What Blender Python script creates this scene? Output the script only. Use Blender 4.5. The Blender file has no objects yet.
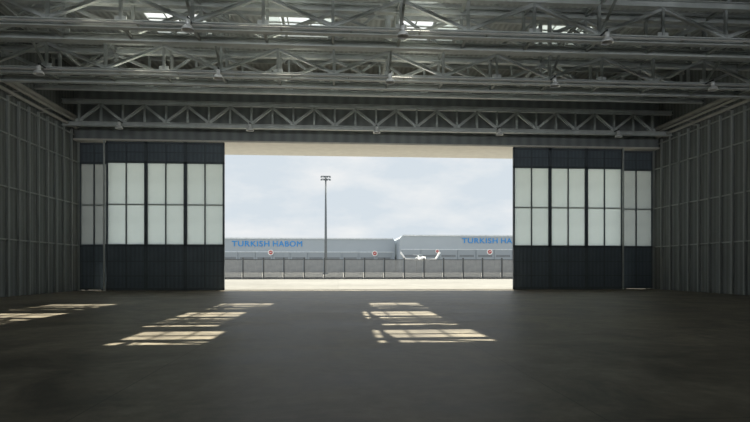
import bpy, math, bmesh
from mathutils import Vector, Matrix

scene = bpy.context.scene
COL = scene.collection
try:
    scene.view_settings.view_transform = 'Standard'
    scene.view_settings.look = 'None'
except Exception:
    pass

# ------------------------------------------------------------------ materials
def new_mat(name):
    m = bpy.data.materials.new(name); m.use_nodes = True
    nt = m.node_tree
    for n in list(nt.nodes): nt.nodes.remove(n)
    out = nt.nodes.new('ShaderNodeOutputMaterial')
    return m, nt, out

def paint(name, col, rough=0.6, metal=0.0, var=0.12, scale=1.5, spec=0.3):
    m, nt, out = new_mat(name)
    b = nt.nodes.new('ShaderNodeBsdfPrincipled')
    b.inputs['Roughness'].default_value = rough
    b.inputs['Metallic'].default_value = metal
    b.inputs['Specular IOR Level'].default_value = spec
    tc = nt.nodes.new('ShaderNodeTexCoord')
    no = nt.nodes.new('ShaderNodeTexNoise'); no.inputs['Scale'].default_value = scale
    no.inputs['Detail'].default_value = 5
    nt.links.new(tc.outputs['Object'], no.inputs['Vector'])
    cr = nt.nodes.new('ShaderNodeValToRGB')
    cr.color_ramp.elements[0].position = 0.3; cr.color_ramp.elements[1].position = 0.7
    cr.color_ramp.elements[0].color = [c*(1-var) for c in col]+[1]
    cr.color_ramp.elements[1].color = [min(1, c*(1+var)) for c in col]+[1]
    nt.links.new(no.outputs['Fac'], cr.inputs['Fac'])
    nt.links.new(cr.outputs['Color'], b.inputs['Base Color'])
    nt.links.new(b.outputs['BSDF'], out.inputs['Surface'])
    return m

def corrugated(name, col, axis, period=0.3, rough=0.6, strength=0.6, mul=0.35, var=0.12):
    m, nt, out = new_mat(name)
    b = nt.nodes.new('ShaderNodeBsdfPrincipled')
    b.inputs['Roughness'].default_value = rough
    b.inputs['Specular IOR Level'].default_value = 0.2
    tc = nt.nodes.new('ShaderNodeTexCoord')
    w = nt.nodes.new('ShaderNodeTexWave'); w.wave_type = 'BANDS'; w.bands_direction = axis
    w.inputs['Scale'].default_value = 0.314/period
    nt.links.new(tc.outputs['Object'], w.inputs['Vector'])
    no = nt.nodes.new('ShaderNodeTexNoise'); no.inputs['Scale'].default_value = 0.6; no.inputs['Detail'].default_value = 6
    nt.links.new(tc.outputs['Object'], no.inputs['Vector'])
    cr = nt.nodes.new('ShaderNodeValToRGB')
    cr.color_ramp.elements[0].position = 0.3; cr.color_ramp.elements[1].position = 0.7
    cr.color_ramp.elements[0].color = [c*(1-var) for c in col]+[1]
    cr.color_ramp.elements[1].color = [c*(1+var) for c in col]+[1]
    nt.links.new(no.outputs['Fac'], cr.inputs['Fac'])
    mx = nt.nodes.new('ShaderNodeMix'); mx.data_type = 'RGBA'; mx.blend_type = 'MULTIPLY'
    mx.inputs['Factor'].default_value = mul
    nt.links.new(cr.outputs['Color'], mx.inputs['A']); nt.links.new(w.outputs['Color'], mx.inputs['B'])
    nt.links.new(mx.outputs['Result'], b.inputs['Base Color'])
    bp = nt.nodes.new('ShaderNodeBump'); bp.inputs['Strength'].default_value = strength
    bp.inputs['Distance'].default_value = 0.05
    nt.links.new(w.outputs['Fac'], bp.inputs['Height'])
    nt.links.new(bp.outputs['Normal'], b.inputs['Normal'])
    nt.links.new(b.outputs['BSDF'], out.inputs['Surface'])
    return m

def frosted(name, col, clear=0.0):
    m, nt, out = new_mat(name)
    tr = nt.nodes.new('ShaderNodeBsdfTranslucent')
    tc = nt.nodes.new('ShaderNodeTexCoord')
    no = nt.nodes.new('ShaderNodeTexNoise'); no.inputs['Scale'].default_value = 0.8; no.inputs['Detail'].default_value = 4
    nt.links.new(tc.outputs['Object'], no.inputs['Vector'])
    cr = nt.nodes.new('ShaderNodeValToRGB')
    cr.color_ramp.elements[0].color = [c*0.88 for c in col]+[1]
    cr.color_ramp.elements[1].color = [min(1, c*1.06) for c in col]+[1]
    nt.links.new(no.outputs['Fac'], cr.inputs['Fac'])
    nt.links.new(cr.outputs['Color'], tr.inputs['Color'])
    sh = tr.outputs['BSDF']
    if clear > 0:
        tp = nt.nodes.new('ShaderNodeBsdfTransparent')
        mx = nt.nodes.new('ShaderNodeMixShader'); mx.inputs[0].default_value = clear
        nt.links.new(sh, mx.inputs[1]); nt.links.new(tp.outputs['BSDF'], mx.inputs[2])
        sh = mx.outputs['Shader']
    nt.links.new(sh, out.inputs['Surface'])
    return m

def concrete(name, c0, c1, scale, rough, spec, joint=0.0, fine=14.0, fmix=0.45):
    m, nt, out = new_mat(name)
    b = nt.nodes.new('ShaderNodeBsdfPrincipled')
    b.inputs['Roughness'].default_value = rough
    b.inputs['Specular IOR Level'].default_value = spec
    tc = nt.nodes.new('ShaderNodeTexCoord')
    n1 = nt.nodes.new('ShaderNodeTexNoise'); n1.inputs['Scale'].default_value = scale; n1.inputs['Detail'].default_value = 10
    n1.inputs['Roughness'].default_value = 0.7; n1.inputs['Distortion'].default_value = 0.6
    nt.links.new(tc.outputs['Object'], n1.inputs['Vector'])
    cr = nt.nodes.new('ShaderNodeValToRGB')
    cr.color_ramp.elements[0].position = 0.38; cr.color_ramp.elements[1].position = 0.62
    cr.color_ramp.elements[0].color = list(c0)+[1]; cr.color_ramp.elements[1].color = list(c1)+[1]
    nt.links.new(n1.outputs['Fac'], cr.inputs['Fac'])
    n2 = nt.nodes.new('ShaderNodeTexNoise'); n2.inputs['Scale'].default_value = scale*fine; n2.inputs['Detail'].default_value = 6
    nt.links.new(tc.outputs['Object'], n2.inputs['Vector'])
    mx = nt.nodes.new('ShaderNodeMix'); mx.data_type = 'RGBA'; mx.blend_type = 'MULTIPLY'
    mx.inputs['Factor'].default_value = fmix
    nt.links.new(cr.outputs['Color'], mx.inputs['A']); nt.links.new(n2.outputs['Fac'], mx.inputs['B'])
    res = mx.outputs['Result']
    if joint > 0:
        br = nt.nodes.new('ShaderNodeTexBrick'); br.offset = 0.0
        br.inputs['Scale'].default_value = 1.0
        br.inputs['Brick Width'].default_value = joint; br.inputs['Row Height'].default_value = joint
        br.inputs['Mortar Size'].default_value = 0.012
        br.inputs['Color1'].default_value = (1, 1, 1, 1); br.inputs['Color2'].default_value = (0.9, 0.9, 0.9, 1)
        br.inputs['Mortar'].default_value = (0.45, 0.45, 0.45, 1)
        nt.links.new(tc.outputs['Object'], br.inputs['Vector'])
        m2 = nt.nodes.new('ShaderNodeMix'); m2.data_type = 'RGBA'; m2.blend_type = 'MULTIPLY'
        m2.inputs['Factor'].default_value = 0.8
        nt.links.new(res, m2.inputs['A']); nt.links.new(br.outputs['Color'], m2.inputs['B'])
        res = m2.outputs['Result']
    nt.links.new(res, b.inputs['Base Color'])
    rr = nt.nodes.new('ShaderNodeMapRange'); rr.inputs['To Min'].default_value = rough-0.1; rr.inputs['To Max'].default_value = rough+0.15
    nt.links.new(n1.outputs['Fac'], rr.inputs['Value']); nt.links.new(rr.outputs['Result'], b.inputs['Roughness'])
    bp = nt.nodes.new('ShaderNodeBump'); bp.inputs['Strength'].default_value = 0.15
    nt.links.new(n2.outputs['Fac'], bp.inputs['Height'])
    nt.links.new(bp.outputs['Normal'], b.inputs['Normal'])
    nt.links.new(b.outputs['BSDF'], out.inputs['Surface'])
    return m

M_floor = concrete('floor_concrete', (0.125, 0.107, 0.082), (0.36, 0.315, 0.24), 0.45, 0.45, 0.35, 6.0, 10.0, 0.55)
M_apron = concrete('apron_concrete', (0.22, 0.22, 0.215), (0.27, 0.27, 0.265), 0.08, 0.8, 0.1, 7.5)
M_steel = paint('grey_steel_paint', (0.46, 0.49, 0.485), 0.55)
M_steel2 = paint('pale_steel_paint', (0.62, 0.65, 0.645), 0.55)
M_deck = corrugated('roof_deck', (0.56, 0.59, 0.59), 'X', 0.35, mul=0.2)
M_wall = corrugated('wall_cladding', (0.25, 0.27, 0.27), 'Y', 0.4, strength=0.4, mul=0.25, var=0.05)
M_wallrib = paint('wall_rib_paint', (0.42, 0.445, 0.44), 0.65, var=0.04)
M_front = corrugated('front_cladding', (0.34, 0.365, 0.37), 'X', 0.8, mul=0.2, strength=0.3, var=0.05)
M_door = paint('slate_blue_door_paint', (0.13, 0.155, 0.18), 0.5)
M_doorpanel = corrugated('slate_blue_panel', (0.19, 0.23, 0.27), 'X', 0.3, 0.55, 0.3, 0.12)
M_pane = frosted('frosted_pane', (0.77, 0.82, 0.82))
M_pane_dim = frosted('dim_frosted_pane', (0.46, 0.48, 0.48))  # darker pane colour for the left outer leaf
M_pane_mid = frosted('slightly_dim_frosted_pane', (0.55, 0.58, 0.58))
M_sky_clear = frosted('clear_rooflight', (0.75, 0.8, 0.8), 0.92)
M_sky_frost = frosted('frosted_rooflight', (0.42, 0.45, 0.46))
M_soffit = paint('cream_soffit_paint', (0.86, 0.83, 0.77), 0.8, var=0.05)
M_pipe = paint('grey_pipe', (0.50, 0.49, 0.46), 0.5)
M_white = paint('white_paint', (0.88, 0.88, 0.88), 0.5, var=0.03)
M_alu = paint('satin_aluminium', (0.85, 0.86, 0.87), 0.35, 0.3, 0.03)
M_dark = paint('dark_grey_metal', (0.07, 0.075, 0.08), 0.5)
M_fence = paint('grey_fence_mesh', (0.30, 0.305, 0.31), 0.7)
M_fpost = paint('fence_post_dark', (0.10, 0.105, 0.11), 0.7)
M_mast = paint('galvanised_mast', (0.16, 0.18, 0.20), 0.6)
M_bld = paint('pale_blue_grey_cladding', (0.42, 0.47, 0.52), 0.8, var=0.03, scale=0.1)
M_bld2 = paint('mid_grey_cladding', (0.35, 0.39, 0.43), 0.8, var=0.03, scale=0.1)
M_bldtrim = paint('pale_roof_trim', (0.72, 0.76, 0.79), 0.7)
M_blue = paint('blue_letter', (0.05, 0.31, 0.75), 0.6, var=0.03)
M_red = paint('red_emblem', (0.50, 0.08, 0.08), 0.6, var=0.03)
M_glass = paint('dark_window_glass', (0.20, 0.22, 0.24), 0.3, spec=0.4)

# ------------------------------------------------------------------ mesh builder
class MB:
    def __init__(self): self.v = []; self.f = []
    def box(self, x0, x1, y0, y1, z0, z1):
        n = len(self.v)
        self.v += [(x0,y0,z0),(x1,y0,z0),(x1,y1,z0),(x0,y1,z0),(x0,y0,z1),(x1,y0,z1),(x1,y1,z1),(x0,y1,z1)]
        self.f += [tuple(n+i for i in q) for q in ((0,3,2,1),(4,5,6,7),(0,1,5,4),(1,2,6,5),(2,3,7,6),(3,0,4,7))]
        return self
    def obox(self, p1, p2, su, sv, ou=0, ov=0, up=(0,0,1)):
        p1 = Vector(p1); p2 = Vector(p2); d = (p2-p1).normalized(); up = Vector(up)
        if abs(d.dot(up)) > 0.95: up = Vector((0,1,0))
        s = d.cross(up).normalized(); u = s.cross(d).normalized()
        n = len(self.v)
        for p in (p1, p2):
            for a, b in ((-1,-1),(1,-1),(1,1),(-1,1)):
                self.v.append(tuple(p + s*(ou + a*su/2) + u*(ov + b*sv/2)))
        self.f += [tuple(n+i for i in q) for q in ((0,3,2,1),(4,5,6,7),(0,1,5,4),(1,2,6,5),(2,3,7,6),(3,0,4,7))]
        return self
    def ibeam(self, p1, p2, w, h, t=0.035):
        self.obox(p1,p2,w,t,0,h/2-t/2); self.obox(p1,p2,w,t,0,-h/2+t/2); self.obox(p1,p2,t,h-2*t)
        return self
    def tube(self, p1, p2, r1, r2=None, seg=12, cap=True):
        if r2 is None: r2 = r1
        p1 = Vector(p1); p2 = Vector(p2); d = (p2-p1).normalized(); up = Vector((0,0,1))
        if abs(d.dot(up)) > 0.95: up = Vector((0,1,0))
        s = d.cross(up).normalized(); u = s.cross(d).normalized(); n = len(self.v)
        for p, r in ((p1,r1),(p2,r2)):
            for i in range(seg):
                a = 2*math.pi*i/seg
                self.v.append(tuple(p + s*(r*math.cos(a)) + u*(r*math.sin(a))))
        for i in range(seg):
            j = (i+1) % seg
            self.f.append((n+i, n+j, n+seg+j, n+seg+i))
        if cap:
            self.f.append(tuple(n+i for i in reversed(range(seg)))); self.f.append(tuple(n+seg+i for i in range(seg)))
        return self
    def lathe(self, prof, c=(0,0,0), seg=20, axis='Z'):
        n = len(self.v)
        for r, h in prof:
            for i in range(seg):
                a = 2*math.pi*i/seg
                if axis == 'Z': self.v.append((c[0]+r*math.cos(a), c[1]+r*math.sin(a), c[2]+h))
                else: self.v.append((c[0]+r*math.cos(a), c[1]+h, c[2]+r*math.sin(a)))
        for k in range(len(prof)-1):
            for i in range(seg):
                j = (i+1) % seg
                self.f.append((n+k*seg+i, n+k*seg+j, n+(k+1)*seg+j, n+(k+1)*seg+i))
        return self
    def quadprism(self, pts_a, pts_b):
        n = len(self.v); k = len(pts_a)
        self.v += [tuple(p) for p in pts_a] + [tuple(p) for p in pts_b]
        self.f.append(tuple(n+i for i in reversed(range(k)))); self.f.append(tuple(n+k+i for i in range(k)))
        for i in range(k):
            j = (i+1) % k
            self.f.append((n+i, n+j, n+k+j, n+k+i))
        return self
    def obj(self, name, mat, parent=None, origin=None, smooth=False, **props):
        vs = [Vector(v) for v in self.v]
        if origin is None:
            lo = Vector([min(v[i] for v in vs) for i in range(3)]); hi = Vector([max(v[i] for v in vs) for i in range(3)])
            origin = (lo+hi)/2; origin.z = lo.z
        origin = Vector(origin)
        me = bpy.data.meshes.new(name)
        me.from_pydata([tuple(v-origin) for v in vs], [], self.f); me.update()
        bm = bmesh.new(); bm.from_mesh(me); bmesh.ops.recalc_face_normals(bm, faces=bm.faces); bm.to_mesh(me); bm.free()
        me.materials.append(mat)
        if smooth:
            for p in me.polygons: p.use_smooth = len(p.vertices) == 4
        o = bpy.data.objects.new(name, me); COL.objects.link(o)
        if parent is not None:
            o.parent = parent
            o.location = origin - world_loc(parent)
        else: o.location = origin
        for k, v in props.items(): o[k] = v
        return o

def world_loc(o):
    l = o.location.copy()
    while o.parent is not None:
        o = o.parent; l += o.location
    return l

def empty(name, loc, **props):
    e = bpy.data.objects.new(name, None); COL.objects.link(e); e.location = loc; e.empty_display_size = 0.3
    for k, v in props.items(): e[k] = v
    return e

def copy_thing(o, loc):
    c = o.copy(); COL.objects.link(c); c.location = loc
    for ch in o.children:
        def cc(src, par):
            n = src.copy(); COL.objects.link(n); n.parent = par
            for g in src.children: cc(g, n)
        cc(ch, c)
    return c

# ------------------------------------------------------------------ dimensions (metres)
XL, XR = -19.6, 25.6          # side walls
YD = 41.8                     # door line
YB = -7.0                     # rear wall
HD = 11.2                     # door height
HR = 16.6                     # roof underside
XC = 2.8

# ------------------------------------------------------------------ shell
MB().box(XL-0.3, XR+0.3, YB-0.3, YD+1.2, -0.3, 0).obj('floor', M_floor, kind='structure', category='floor',
    label='worn grey concrete hangar floor with joints')
MB().box(-450, 450, YD+1.2, 900, -0.3, -0.01).obj('ground', M_apron, kind='structure', category='ground',
    label='pale sunlit concrete apron outside the hangar')

def side_wall(name, X, sgn, label):
    m = MB().box(min(X, X-sgn*0.25), max(X, X-sgn*0.25), YB, YD+1.2, 0, HR)
    w = m.obj(name, M_wall, kind='structure', category='wall', label=label)
    r = MB()
    y = YB+0.9
    while y < YD+0.6:
        x0, x1 = sorted((X, X+sgn*0.15)); r.box(x0, x1, y-0.045, y+0.045, 0, 11.9); y += 1.1
    r.obj('wall_rib', M_wallrib, w)
    g = MB()
    for z in (3.4, 6.5, 9.65, 11.6):
        x0, x1 = sorted((X, X+sgn*0.12)); g.box(x0, x1, YB, YD+0.6, z-0.04, z+0.04)
    g.obj('horizontal_rail', M_wallrib, w)
    return w
side_wall('wall_left', XL, 1, 'grey panelled metal hangar side wall with rails')
side_wall('wall_right', XR, -1, 'grey panelled metal hangar side wall with rails')
MB().box(XL-0.3, XR+0.3, YB-0.3, YB, 0, HR).obj('wall_back', M_wall, kind='structure', category='wall', label='grey metal hangar rear wall')
MB().box(XL, XR, YD-0.1, YD+0.9, HD+0.12, HR).obj('wall_front', M_front, kind='structure', category='wall',
    label='dark grey cladding above the sliding doors')

# ceiling with roof light openings: rows of (y0, y1, [(x0, x1, clear0, clear1)])
row_a = [(-10.9,-8.1,-10.9,-8.1), (-3.3,-1.0,-3.3,-1.0), (2.85,5.7,2.85,5.7)]
row_b = [(-10.9,-8.1,-10.9,-8.1), (-3.75,-1.5,-3.75,-1.5), (2.85,5.6,2.85,5.6)]
row_c = [(-11.4,-7.9,-11.4,-8.4), (-4.4,-0.3,-3.5,-1.1), (3.4,7.5,3.4,5.9), (12.2,15.9,0,0)]  # milky parts outside the clear ranges are added to trim the sun patches
rows = [(YB-0.3,20.8,[]), (20.8,23.7,row_a), (23.7,24.8,[]), (24.8,30.2,row_b), (30.2,31.5,[]), (31.5,35.2,row_c), (35.2,YD+0.9,[])]
DT = 0.12
m = MB(); lights = []
for (y0, y1, hs) in rows:
    x = XL-0.3
    for (a, b, c, d) in hs:
        m.box(x, a, y0, y1, HR, HR+DT); x = b; lights.append((a, b, y0, y1, c, d))
    m.box(x, XR+0.3, y0, y1, HR, HR+DT)
m.obj('ceiling', M_deck, kind='structure', category='ceiling', label='grey corrugated steel roof deck with roof lights')
for k, (x0, x1, y0, y1, c, d) in enumerate(lights):
    f = MB()
    f.box(x0,x1,y0,y0+0.06,HR,HR+DT); f.box(x0,x1,y1-0.06,y1,HR,HR+DT)
    f.box(x0,x0+0.06,y0,y1,HR,HR+DT); f.box(x1-0.06,x1,y0,y1,HR,HR+DT)
    nb = max(2, round((y1-y0)/1.0))
    for q in range(1, nb):
        yy = y0+(y1-y0)*q/nb; f.box(x0,x1,yy-0.08,yy+0.08,HR+0.07,HR+DT)
    for q in (1, 2):
        xx = x0+(x1-x0)*q/3; f.box(xx-0.04,xx+0.04,y0,y1,HR+0.07,HR+DT)
    w = f.obj('window_%d' % (k+1), M_steel2, kind='structure', category='skylight', label='bright rectangular roof light with glazing bars')
    z0, z1 = HR+DT, HR+DT+0.03
    if c == d:
        MB().box(x0,x1,y0,y1,z0,z1).obj('glazing', M_sky_frost, w, label='milky rooflight sheet')
    else:
        MB().box(c,d,y0,y1,z0,z1).obj('glazing', M_sky_clear, w)
        if c > x0: MB().box(x0,c,y0,y1,z0,z1).obj('glazing', M_sky_frost, w, label='milky rooflight sheet')
        if d < x1: MB().box(d,x1,y0,y1,z0,z1).obj('glazing', M_sky_frost, w, label='milky rooflight sheet')

s = MB().box(XL-0.3, XR+4, YD+0.9, YD+4.95, HD+0.12, HD+0.5)  # canopy ends added past the opening to keep sun off the door panes
s.obj('trim_1', M_soffit, kind='structure', category='canopy', label='cream canopy soffit above the door opening')
MB().box(XL, XR, YD-0.25, YD+0.9, HD, HD+0.12).obj('trim_2', M_soffit, kind='structure', category='door track', label='overhead sliding door track beam')
t = MB()
for yy in (YD-0.05, YD+0.55):
    t.box(XL, XR, yy-0.04, yy+0.04, 0.0, 0.02)
t.obj('trim_3', M_dark, kind='structure', category='door rail', label='steel door rails set in the floor')

# ------------------------------------------------------------------ door leaves
dn = [0]
def door_leaf(x0, x1, Y, pane_mat, label, pane_label=None):
    dn[0] += 1
    st = 0.12; d0, d1 = Y-0.1, Y+0.1
    H0, H1 = 0.03, HD-0.02
    f = MB()
    f.box(x0, x0+st, d0, d1, H0, H1); f.box(x1-st, x1, d0, d1, H0, H1)
    for z in (H0+0.1, 3.4, 9.65, H1-0.1):
        f.box(x0, x1, d0, d1, z-0.08, z+0.08)
    xm = (x0+x1)/2
    f.box(xm-0.04, xm+0.04, d0+0.02, d1-0.02, H0, H1)
    for z in (1.1, 2.2, 10.4):
        f.box(x0, x1, d0+0.03, d1-0.03, z-0.03, z+0.03)
    o = f.obj('door_%d' % dn[0], M_door, kind='structure', category='hangar door', label=label)
    MB().box(x0+st, x1-st, Y-0.02, Y+0.02, H0, 3.36).obj('lower_panel', M_doorpanel, o)
    MB().box(x0+st, x1-st, Y-0.02, Y+0.02, 9.69, H1).obj('upper_panel', M_doorpanel, o)
    MB().box(x0+st, x1-st, Y-0.06, Y+0.06, 6.42, 6.50).obj('glazing_bar', M_steel, o)
    for a, b in ((x0+st, xm-0.04), (xm+0.04, x1-st)):
        for z0, z1 in ((3.48, 6.42), (6.50, 9.57)):
            p = MB().box(a, b, Y-0.015, Y+0.015, z0, z1).obj('window_pane', pane_mat, o)
            if pane_label: p['label'] = pane_label
    for a in (x0+0.5, x1-0.5):
        MB().tube((a-0.06, Y, 0.11), (a+0.06, Y, 0.11), 0.1, seg=14).obj('wheel', M_dark, o)
LBL = 'slate blue sliding hangar door leaf with frosted panes'
def lin(a, b, n): return [(a+(b-a)*i/n, a+(b-a)*(i+1)/n) for i in range(n)]
for a, b in lin(-17.28, -8.59, 3): door_leaf(a, b-0.01, YD, M_pane, LBL)
for a, b in lin(13.74, 22.63, 3): door_leaf(a, b-0.01, YD, M_pane, LBL)
door_leaf(-19.5, -17.35, YD+0.6, M_pane_dim, 'darker-paned sliding door leaf against the side wall', 'dim grey frosted pane')
door_leaf(22.70, 25.5, YD+0.6, M_pane_mid, 'slightly darker-paned sliding door leaf against the side wall', 'dim grey frosted pane')
for n, x in ((4, -17.38), (5, 22.6)):  # pale strips imitate daylight showing through the gaps between leaves
    MB().box(x-0.05, x+0.05, YD-0.25, YD-0.13, 0, HD).obj('trim_%d' % n, M_steel2, kind='structure', category='door gap strip',
        label='thin pale vertical strip standing in for the bright gap between leaves')

# ------------------------------------------------------------------ roof trusses
PN = 9.1/3
nodes = [XC + PN*i for i in range(-7, 8)]
def truss_plane(e, Y, zb, zt, cw, ch, wm, sub, flip=0):
    MB().ibeam((XL, Y, zb+ch/2), (XR, Y, zb+ch/2), cw, ch).obj('bottom_chord', M_steel2, e)
    MB().ibeam((XL, Y, zt-ch/2), (XR, Y, zt-ch/2), cw, ch).obj('top_chord', M_steel2, e)
    a, b = zb+ch, zt-ch
    pts = [XC + PN/sub*i for i in range(-7*sub, 7*sub+1)]
    for i, x in enumerate(pts):
        MB().ibeam((x, Y, a), (x, Y, b), wm*0.8, wm*0.8, 0.02).obj('vertical_post', M_steel, e)
    for i, x in enumerate(nodes):
        MB().box(x-0.25, x+0.25, Y-0.03, Y+0.03, a, a+0.22).obj('gusset_plate', M_steel2, e)
    for i in range(len(pts)-1):
        x0, x1 = pts[i], pts[i+1]
        if (i+flip) % 2 == 0: p, q = (x0, Y, a+0.05), (x1, Y, b-0.05)
        else: p, q = (x0, Y, b-0.05), (x1, Y, a+0.05)
        MB().ibeam(p, q, wm, wm, 0.02).obj('diagonal_brace', M_steel2, e)
GAP = 1.4
def box_truss(Y, zb, zt, label, cw=0.30, ch=0.33, wm=0.16):
    e = empty('roof_truss', (XC, Y, zb), label=label, category='roof truss', group='main roof trusses')
    truss_plane(e, Y, zb, zt, cw, ch, wm, 1, 0)
    truss_plane(e, Y+GAP, zb, zt, cw, ch, wm, 1, 1)
    for x in nodes:
        for z in (zb+ch/2, zt-ch/2):
            MB().ibeam((x, Y+0.1, z), (x, Y+GAP-0.1, z), 0.12, 0.14, 0.02).obj('cross_tie', M_steel, e)
    for kx in range(-2, 3):
        x = XC+9.1*kx
        for yy in (Y, Y+GAP):
            MB().ibeam((x, yy, zt), (x, yy, 16.1), 0.18, 0.18, 0.025).obj('stub_post', M_steel, e)
        for sg in (-1, 1):
            MB().ibeam((x+sg*PN, Y, zt), (x+0.1*sg, Y, 16.05), 0.12, 0.12, 0.02).obj('stub_brace', M_steel, e)
    return e
for Y in (18.0, 24.0, 29.8):
    box_truss(Y, 12.0, 14.0, 'large grey steel box lattice truss spanning the roof')
e = empty('roof_truss', (XC, 40.0, 11.85), label='shallow grey steel truss above the doors', category='roof truss', group='door header trusses')
truss_plane(e, 40.0, 11.85, 13.75, 0.3, 0.30, 0.17, 2)
e = empty('roof_truss', (XC, 36.5, 13.4), label='shallow grey steel truss high under the roof deck', category='roof truss', group='door header trusses')
truss_plane(e, 36.5, 13.3, 16.1, 0.3, 0.28, 0.16, 1)

# longitudinal ties
for kx in range(-2, 3):
    X = XC + 9.1*kx
    e = empty('longitudinal_truss', (X, 25, 12.4), label='grey steel lattice tie running between the roof trusses', category='roof truss', group='longitudinal ties')
    for y0, y1 in ((18.0+GAP+0.2, 23.8), (24.0+GAP+0.2, 29.6), (29.8+GAP+0.2, 36.3)):
        MB().ibeam((X, y0, 13.85), (X, y1, 13.75), 0.14, 0.16, 0.025).obj('top_chord', M_steel, e)
        if y0 < 31:
            ym = (y0+y1)/2
            MB().ibeam((X, y0, 12.4), (X, ym, 13.75), 0.1, 0.1, 0.02).obj('diagonal_brace', M_steel, e)
            MB().ibeam((X, ym, 13.75), (X, y1, 12.4), 0.1, 0.1, 0.02).obj('diagonal_brace', M_steel, e)
for i in range(-7, 8):
    X = XC + PN*i
    MB().ibeam((X, 12, 16.47), (X, YD-0.1, 16.47), 0.12, 0.26, 0.02).obj('roof_purlin', M_steel, label='grey steel purlin under the roof deck',
        category='purlin', group='roof purlins')
for Y in (16.0, 18.0, 24.0, 29.8, 31.2, 38.5):
    MB().ibeam((XL, Y, 16.2), (XR, Y, 16.2), 0.2, 0.28, 0.025).obj('roof_rafter', M_steel2, label='pale grey steel rafter spanning the roof width',
        category='rafter', group='roof rafters')
for (Y, Z, r) in ((29.45, 12.1, 0.045), (23.65, 12.1, 0.045)):
    p = MB().tube((XL+1.1, Y, Z), (XR-1.1, Y, Z), r, seg=10)
    for x in nodes: p.box(x-0.03+0.8, x+0.03+0.8, Y-0.02, Y+0.25, Z-0.04, Z+0.05)
    p.obj('service_pipe', M_pipe, label='thin grey service pipe running along a truss chord', category='pipe', group='truss service pipes')
for X, sg in ((XL, 1), (XR, -1)):
    for dx, z, r in ((0.35, 12.05, 0.11), (0.7, 12.3, 0.09), (0.35, 12.75, 0.16)):
        p = MB().tube((X+sg*dx, 8, z), (X+sg*dx, YD-0.3, z), r, seg=12)
        y = 9.0
        while y < YD-1:
            x0, x1 = sorted((X, X+sg*(dx+0.05)))
            p.box(x0, x1, y-0.04, y+0.04, z-r-0.05, z-r); y += 3.5
        p.obj('wall_pipe', M_pipe, label='long pipe bracketed along the top of the side wall', category='pipe', group='wall pipes')

# ------------------------------------------------------------------ high bay lamps
def sc(pr, s): return [(r*s if r > 0.01 else r, h*s) for r, h in pr]
def lamp_proto(loc, s=1.05):
    x, y, z = loc
    e = empty('high_bay_lamp', (x, y, z), label='round aluminium high bay lamp bracketed to a truss', category='ceiling lamp', group='high bay lamps')
    MB().box(x-0.03, x+0.03, y-0.03, y+0.62, z-0.06, z).tube((x, y, z-0.02), (x, y, z-0.16), 0.025, seg=8).obj('bracket', M_dark, e)
    MB().lathe(sc([(0.001,-0.12),(0.08,-0.12),(0.10,-0.16),(0.10,-0.30),(0.07,-0.34),(0.001,-0.34)], s), (x,y,z), 16).obj('ballast_housing', M_alu, e, smooth=True)
    MB().lathe(sc([(0.07,-0.33),(0.13,-0.36),(0.20,-0.42),(0.24,-0.50),(0.26,-0.57),(0.25,-0.57),(0.22,-0.50),(0.18,-0.43),(0.12,-0.38),(0.06,-0.35)], s), (x,y,z), 22).obj('reflector', M_alu, e, smooth=True)
    MB().lathe(sc([(0.001,-0.35),(0.05,-0.37),(0.07,-0.44),(0.05,-0.50),(0.001,-0.52)], s), (x,y,z), 12).obj('bulb', M_white, e, smooth=True)
    return e
proto = lamp_proto((XC, 23.25, 12.28))
for Y in (23.25, 29.05, 39.3):
    for kx in range(-2, 3):
        if (Y, kx) == (23.25, 0): continue
        copy_thing(proto, (XC+9.1*kx, Y, 12.28 if Y < 39 else 12.12))

# ------------------------------------------------------------------ outside: fence
FY = 84.0
def fence_proto(x):
    e = empty('fence_section', (x, FY, 0), label='dark metal mesh perimeter fence section with posts', category='fence', group='perimeter fence')
    W = 3.1
    MB().box(x-0.10, x+0.10, FY-0.10, FY+0.10, -0.01, 3.3).box(x-0.13, x+0.13, FY-0.13, FY+0.13, -0.01, 0.12).obj('post', M_fpost, e)
    b = MB(); n = 28
    for i in range(n):
        xx = x+0.12+(W-0.3)*(i+0.5)/n; b.box(xx-0.04, xx+0.04, FY-0.015, FY+0.015, 0.15, 3.0)
    b.obj('mesh_panel', M_fence, e)
    for nm, z in (('bottom_rail', 0.25), ('top_rail', 3.0)):
        MB().box(x+0.11, x+W-0.14, FY-0.03, FY+0.03, z-0.05, z+0.05).obj(nm, M_fpost, e)
    MB().box(x+0.13, x+W-0.14, FY-0.06, FY+0.06, -0.01, 0.15).obj('kerb', M_fpost, e)
    return e
fp = fence_proto(-30.0)
for i in range(1, 26): copy_thing(fp, (-30.0+3.1*i, FY, 0))

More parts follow.
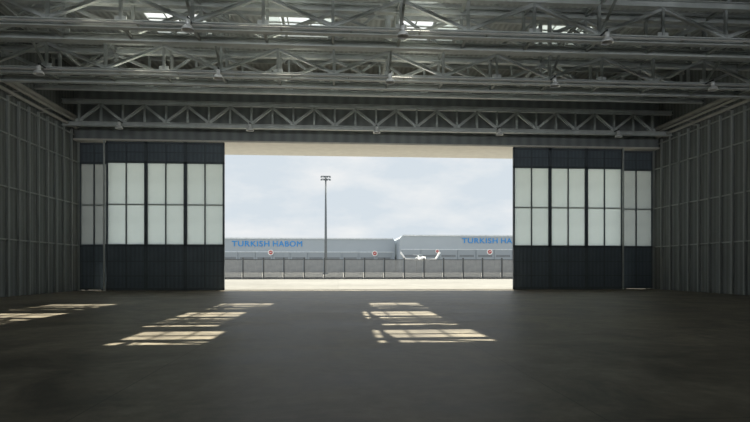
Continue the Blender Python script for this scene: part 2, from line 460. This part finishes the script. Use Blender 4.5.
# ------------------------------------------------------------------ outside: light mast
mx_, my_ = -3.4, 150.5
e = empty('floodlight_mast', (mx_, my_, 0), label='tall grey floodlight mast with a ring of lamps', category='light mast')
MB().tube((mx_,my_,-0.01),(mx_,my_,27.0),0.42,0.2,16).obj('pole', M_mast, e, smooth=True)
MB().tube((mx_,my_,-0.01),(mx_,my_,0.4),0.8,0.7,16).obj('base', M_mast, e)
MB().box(mx_-1.3,mx_+1.3,my_-0.12,my_+0.12,26.2,26.4).box(mx_-1.3,mx_+1.3,my_-0.12,my_+0.12,27.0,27.2).box(mx_-0.12,mx_+0.12,my_-1.0,my_+1.0,26.2,26.4).obj('cross_arm', M_mast, e)
for i in range(4):
    for z in (25.95, 26.75):
        xx = mx_-1.15+i*0.766
        MB().quadprism([(xx-0.28,my_-0.5,z-0.12),(xx+0.28,my_-0.5,z-0.12),(xx+0.28,my_-0.45,z+0.22),(xx-0.28,my_-0.45,z+0.22)],
                       [(xx-0.14,my_-0.1,z+0.05),(xx+0.14,my_-0.1,z+0.05),(xx+0.14,my_-0.1,z+0.3),(xx-0.14,my_-0.1,z+0.3)]).obj('floodlight', M_mast, e)

# ------------------------------------------------------------------ outside: buildings
def text_obj(body, x0, width, y, z0, height, parent, name='lettering'):
    cu = bpy.data.curves.new('lettering_curve', 'FONT'); cu.body = body; cu.size = 1.0; cu.extrude = 0.03
    cu.bevel_depth = 0.008; cu.bevel_resolution = 0; cu.space_character = 1.1
    t = bpy.data.objects.new('tmp_text', cu); COL.objects.link(t)
    bpy.context.view_layer.update()
    dg = bpy.context.evaluated_depsgraph_get()
    me = bpy.data.meshes.new_from_object(t.evaluated_get(dg))
    bpy.data.objects.remove(t)
    vx = [v.co.x for v in me.vertices]; vy = [v.co.y for v in me.vertices]
    sx = width/(max(vx)-min(vx)); sy = height/(max(vy)-min(vy)); ax, ay = min(vx), min(vy)
    for v in me.vertices:
        X = (v.co.x-ax)*sx; Z = (v.co.y-ay)*sy; D = -v.co.z*3
        v.co = (X, D, Z)
    me.materials.clear(); me.materials.append(M_blue)
    o = bpy.data.objects.new(name, me); COL.objects.link(o); o.parent = parent
    o.location = Vector((x0, y, z0)) - world_loc(parent)
    o['label'] = 'blue capital letters reading ' + body
    return o

def emblem(x, y, z, r, parent):
    w = MB().lathe([(0.001,-0.15),(r,-0.15),(r,0.0)], (x,y,z), 24, 'Y').obj('round_emblem', M_white, parent, label='white disc with a red bird roundel')
    MB().lathe([(0.001,-0.22),(r*0.66,-0.22),(r*0.66,-0.15)], (x,y,z), 24, 'Y').obj('red_roundel', M_red, w)
    q = []
    r *= 0.9
    for t_ in range(9):
        a = t_/8; q.append((x-r*0.6+a*r*1.2, y-0.26, z-r*0.25+a*r*0.45+math.sin(a*math.pi)*r*0.22))
    lo = []
    for t_ in range(9):
        a = 1-t_/8; lo.append((x-r*0.6+a*r*1.2, y-0.26, z-r*0.25+a*r*0.45-math.sin(a*math.pi)*r*0.02))
    pa = q+lo[1:-1]
    MB().quadprism(pa, [(p[0], p[1]+0.06, p[2]) for p in pa]).obj('bird_mark', M_white, w)

def terminal(x0, x1, y0, y1, h, label, cham, nm='maintenance_building'):
    e = empty(nm, ((x0+x1)/2, y0, 0), label=label, category='building', group='distant buildings')
    pa = [(x0,y0,0),(x1,y0,0),(x1,y0,h-cham),(x1-cham,y0,h),(x0+cham,y0,h),(x0,y0,h-cham)]
    MB().quadprism(pa, [(p[0], y1, p[2]) for p in pa]).obj('body', M_bld, e)
    MB().box(x0+cham, x1-cham, y0-0.4, y0+0.2, h-0.1, h+0.4).obj('roof_trim', M_bldtrim, e)
    MB().box(x0+0.5, x1-0.5, y0-0.35, y0-0.02, h-5.4, h-5.1).obj('door_header', M_bldtrim, e)
    n = int((x1-x0)/7)
    for i in range(n):
        a = x0+1+(x1-x0-2)*i/n; b = x0+1+(x1-x0-2)*(i+1)/n
        off = 0.25 if i % 2 else 0.45
        MB().box(a+0.15, b-0.15, y0-off, y0-0.02, 0, h-5.4).obj('door_panel', M_bld2, e)
        MB().box(a+0.8, b-0.8, y0-off-0.05, y0-off, h-8.2, h-7.4).obj('window_strip', M_glass, e)
    return e
b1 = terminal(-75, 23.0, 219, 290, 13.4, 'long pale blue-grey aircraft maintenance hangar with blue lettering', 0.7)
text_obj('TURKISH', -42.2, 14.8, 218.9, 10.3, 2.2, b1); text_obj('HABOM', -26.0, 11.6, 218.9, 10.3, 2.2, b1)
emblem(-26.8, 218.5, 7.9, 1.15, b1); emblem(14.8, 218.5, 7.6, 1.15, b1)
b2 = terminal(23.8, 120, 209, 280, 14.2, 'grey aircraft maintenance hangar with chamfered roof corner and lettering', 1.1)
text_obj('TURKISH', 48.3, 14.2, 208.9, 11.4, 2.0, b2); text_obj('HABOM', 63.9, 11.4, 208.9, 11.4, 2.0, b2)
emblem(59.2, 208.5, 8.0, 1.15, b2); emblem(38.5, 208.5, 8.2, 0.8, b2)

# ------------------------------------------------------------------ outside: parked jet (nose towards the hangar)
jx, jy, jz = 29.1, 188.0, 4.6
e = empty('parked_jet', (jx, jy, 0), label='small white jet with upturned wingtips parked nose-on', category='airplane')
MB().lathe([(0.02,-8.0),(0.3,-7.6),(0.5,-6.6),(0.65,-5.0),(0.72,-3.0),(0.72,3.5),(0.6,6.0),(0.35,8.3),(0.1,9.3)], (jx,jy,jz+0.3), 20, 'Y').obj('fuselage', M_white, e, smooth=True)
for sg in (-1, 1):
    pa = [(jx+sg*0.4,jy-1.6,jz-0.45),(jx+sg*0.4,jy+2.2,jz-0.45),(jx+sg*0.4,jy+2.2,jz+0.1),(jx+sg*0.4,jy-1.6,jz+0.1)]
    pb = [(jx+sg*5.4,jy+1.2,jz-0.0),(jx+sg*5.4,jy+2.8,jz-0.0),(jx+sg*5.4,jy+2.8,jz+0.55),(jx+sg*5.4,jy+1.2,jz+0.55)]
    MB().quadprism(pa, pb).obj('wing', M_white, e)
    pc = [(jx+sg*7.3,jy+2.0,jz+2.5),(jx+sg*7.3,jy+3.0,jz+2.5),(jx+sg*6.7,jy+3.0,jz+2.8),(jx+sg*6.7,jy+2.0,jz+2.8)]
    MB().quadprism(pb, pc).obj('winglet', M_white, e)
    MB().lathe([(0.25,-1.2),(0.32,-1.0),(0.34,0.4),(0.2,1.4)], (jx+sg*1.15,jy+4.2,jz+0.5), 14, 'Y').obj('engine', M_bldtrim, e, smooth=True)
    MB().tube((jx+sg*1.5,jy+1,jz-0.2),(jx+sg*1.5,jy+1,0.5),0.12,seg=8).tube((jx+sg*1.3,jy+1,0.45),(jx+sg*1.7,jy+1,0.45),0.45,seg=14).obj('landing_gear', M_dark, e)
MB().tube((jx,jy-5.5,jz-0.1),(jx,jy-5.5,0.4),0.1,seg=8).tube((jx-0.15,jy-5.5,0.35),(jx+0.15,jy-5.5,0.35),0.35,seg=14).obj('landing_gear', M_dark, e)
MB().quadprism([(jx-0.1,jy+6,jz+0.7),(jx+0.1,jy+6,jz+0.7),(jx+0.1,jy+9.4,jz+0.2),(jx-0.1,jy+9.4,jz+0.2)],
               [(jx-0.06,jy+8.4,jz+1.9),(jx+0.06,jy+8.4,jz+1.9),(jx+0.06,jy+10,jz+1.9),(jx-0.06,jy+10,jz+1.9)]).obj('tail_fin', M_bldtrim, e)
MB().box(jx-1.6,jx+1.6,jy+8.6,jy+9.9,jz+1.88,jz+1.98).obj('tailplane', M_bldtrim, e)
MB().quadprism([(jx-0.35,jy-7.0,jz+0.6),(jx+0.35,jy-7.0,jz+0.6),(jx+0.4,jy-6.3,jz+0.9),(jx-0.4,jy-6.3,jz+0.9)],
               [(jx-0.35,jy-6.5,jz+0.5),(jx+0.35,jy-6.5,jz+0.5),(jx+0.35,jy-5.9,jz+0.7),(jx-0.35,jy-5.9,jz+0.7)]).obj('windscreen', M_glass, e)

# ------------------------------------------------------------------ world and sun
w = bpy.data.worlds.new('hazy_sky'); scene.world = w; w.use_nodes = True
nt = w.node_tree
for n in list(nt.nodes): nt.nodes.remove(n)
out = nt.nodes.new('ShaderNodeOutputWorld'); bg = nt.nodes.new('ShaderNodeBackground')
tc = nt.nodes.new('ShaderNodeTexCoord')
mp = nt.nodes.new('ShaderNodeMapping'); mp.inputs['Scale'].default_value = (1, 1, 2.6)
nt.links.new(tc.outputs['Generated'], mp.inputs['Vector'])
no = nt.nodes.new('ShaderNodeTexNoise'); no.inputs['Scale'].default_value = 6.5; no.inputs['Detail'].default_value = 7; no.inputs['Roughness'].default_value = 0.55
nt.links.new(mp.outputs['Vector'], no.inputs['Vector'])
cr = nt.nodes.new('ShaderNodeValToRGB')
cr.color_ramp.elements[0].position = 0.42; cr.color_ramp.elements[1].position = 0.70
cr.color_ramp.elements[0].color = (0.66, 0.73, 0.79, 1); cr.color_ramp.elements[1].color = (0.83, 0.85, 0.86, 1)
nt.links.new(no.outputs['Fac'], cr.inputs['Fac'])
nt.links.new(cr.outputs['Color'], bg.inputs['Color']); bg.inputs['Strength'].default_value = 1.03
nt.links.new(bg.outputs['Background'], out.inputs['Surface'])

sd = bpy.data.lights.new('sun', 'SUN'); sd.energy = 14.0; sd.angle = math.radians(0.5); sd.color = (1.0, 0.94, 0.77)
so = bpy.data.objects.new('sun', sd); COL.objects.link(so); so.location = (10, 60, 60)
so.rotation_euler = Vector((-2.0, -9.0, -17.0)).to_track_quat('-Z', 'Y').to_euler()

ad = bpy.data.lights.new('rear_fill_light', 'AREA'); ad.shape = 'RECTANGLE'; ad.size = 43.0; ad.size_y = 4.0  # unseen fill light added behind the camera to brighten the interior
ad.energy = 1450; ad.color = (0.94, 0.98, 1.0); ad.spread = math.radians(82)
ao = bpy.data.objects.new('rear_fill_light', ad); COL.objects.link(ao); ao.location = (3.0, YB+0.6, 9.0)
ao.rotation_euler = Vector((0, 1, 0.5)).to_track_quat('-Z', 'Y').to_euler()

# ------------------------------------------------------------------ camera
cd = bpy.data.cameras.new('camera'); cam = bpy.data.objects.new('camera', cd); COL.objects.link(cam)
cam.location = (0, 0, 1.7); cam.rotation_euler = (math.radians(90), 0, math.radians(-3.9))
cd.lens = 26.0; cd.sensor_width = 36.0; cd.shift_y = 0.076; cd.clip_end = 2000
scene.camera = cam
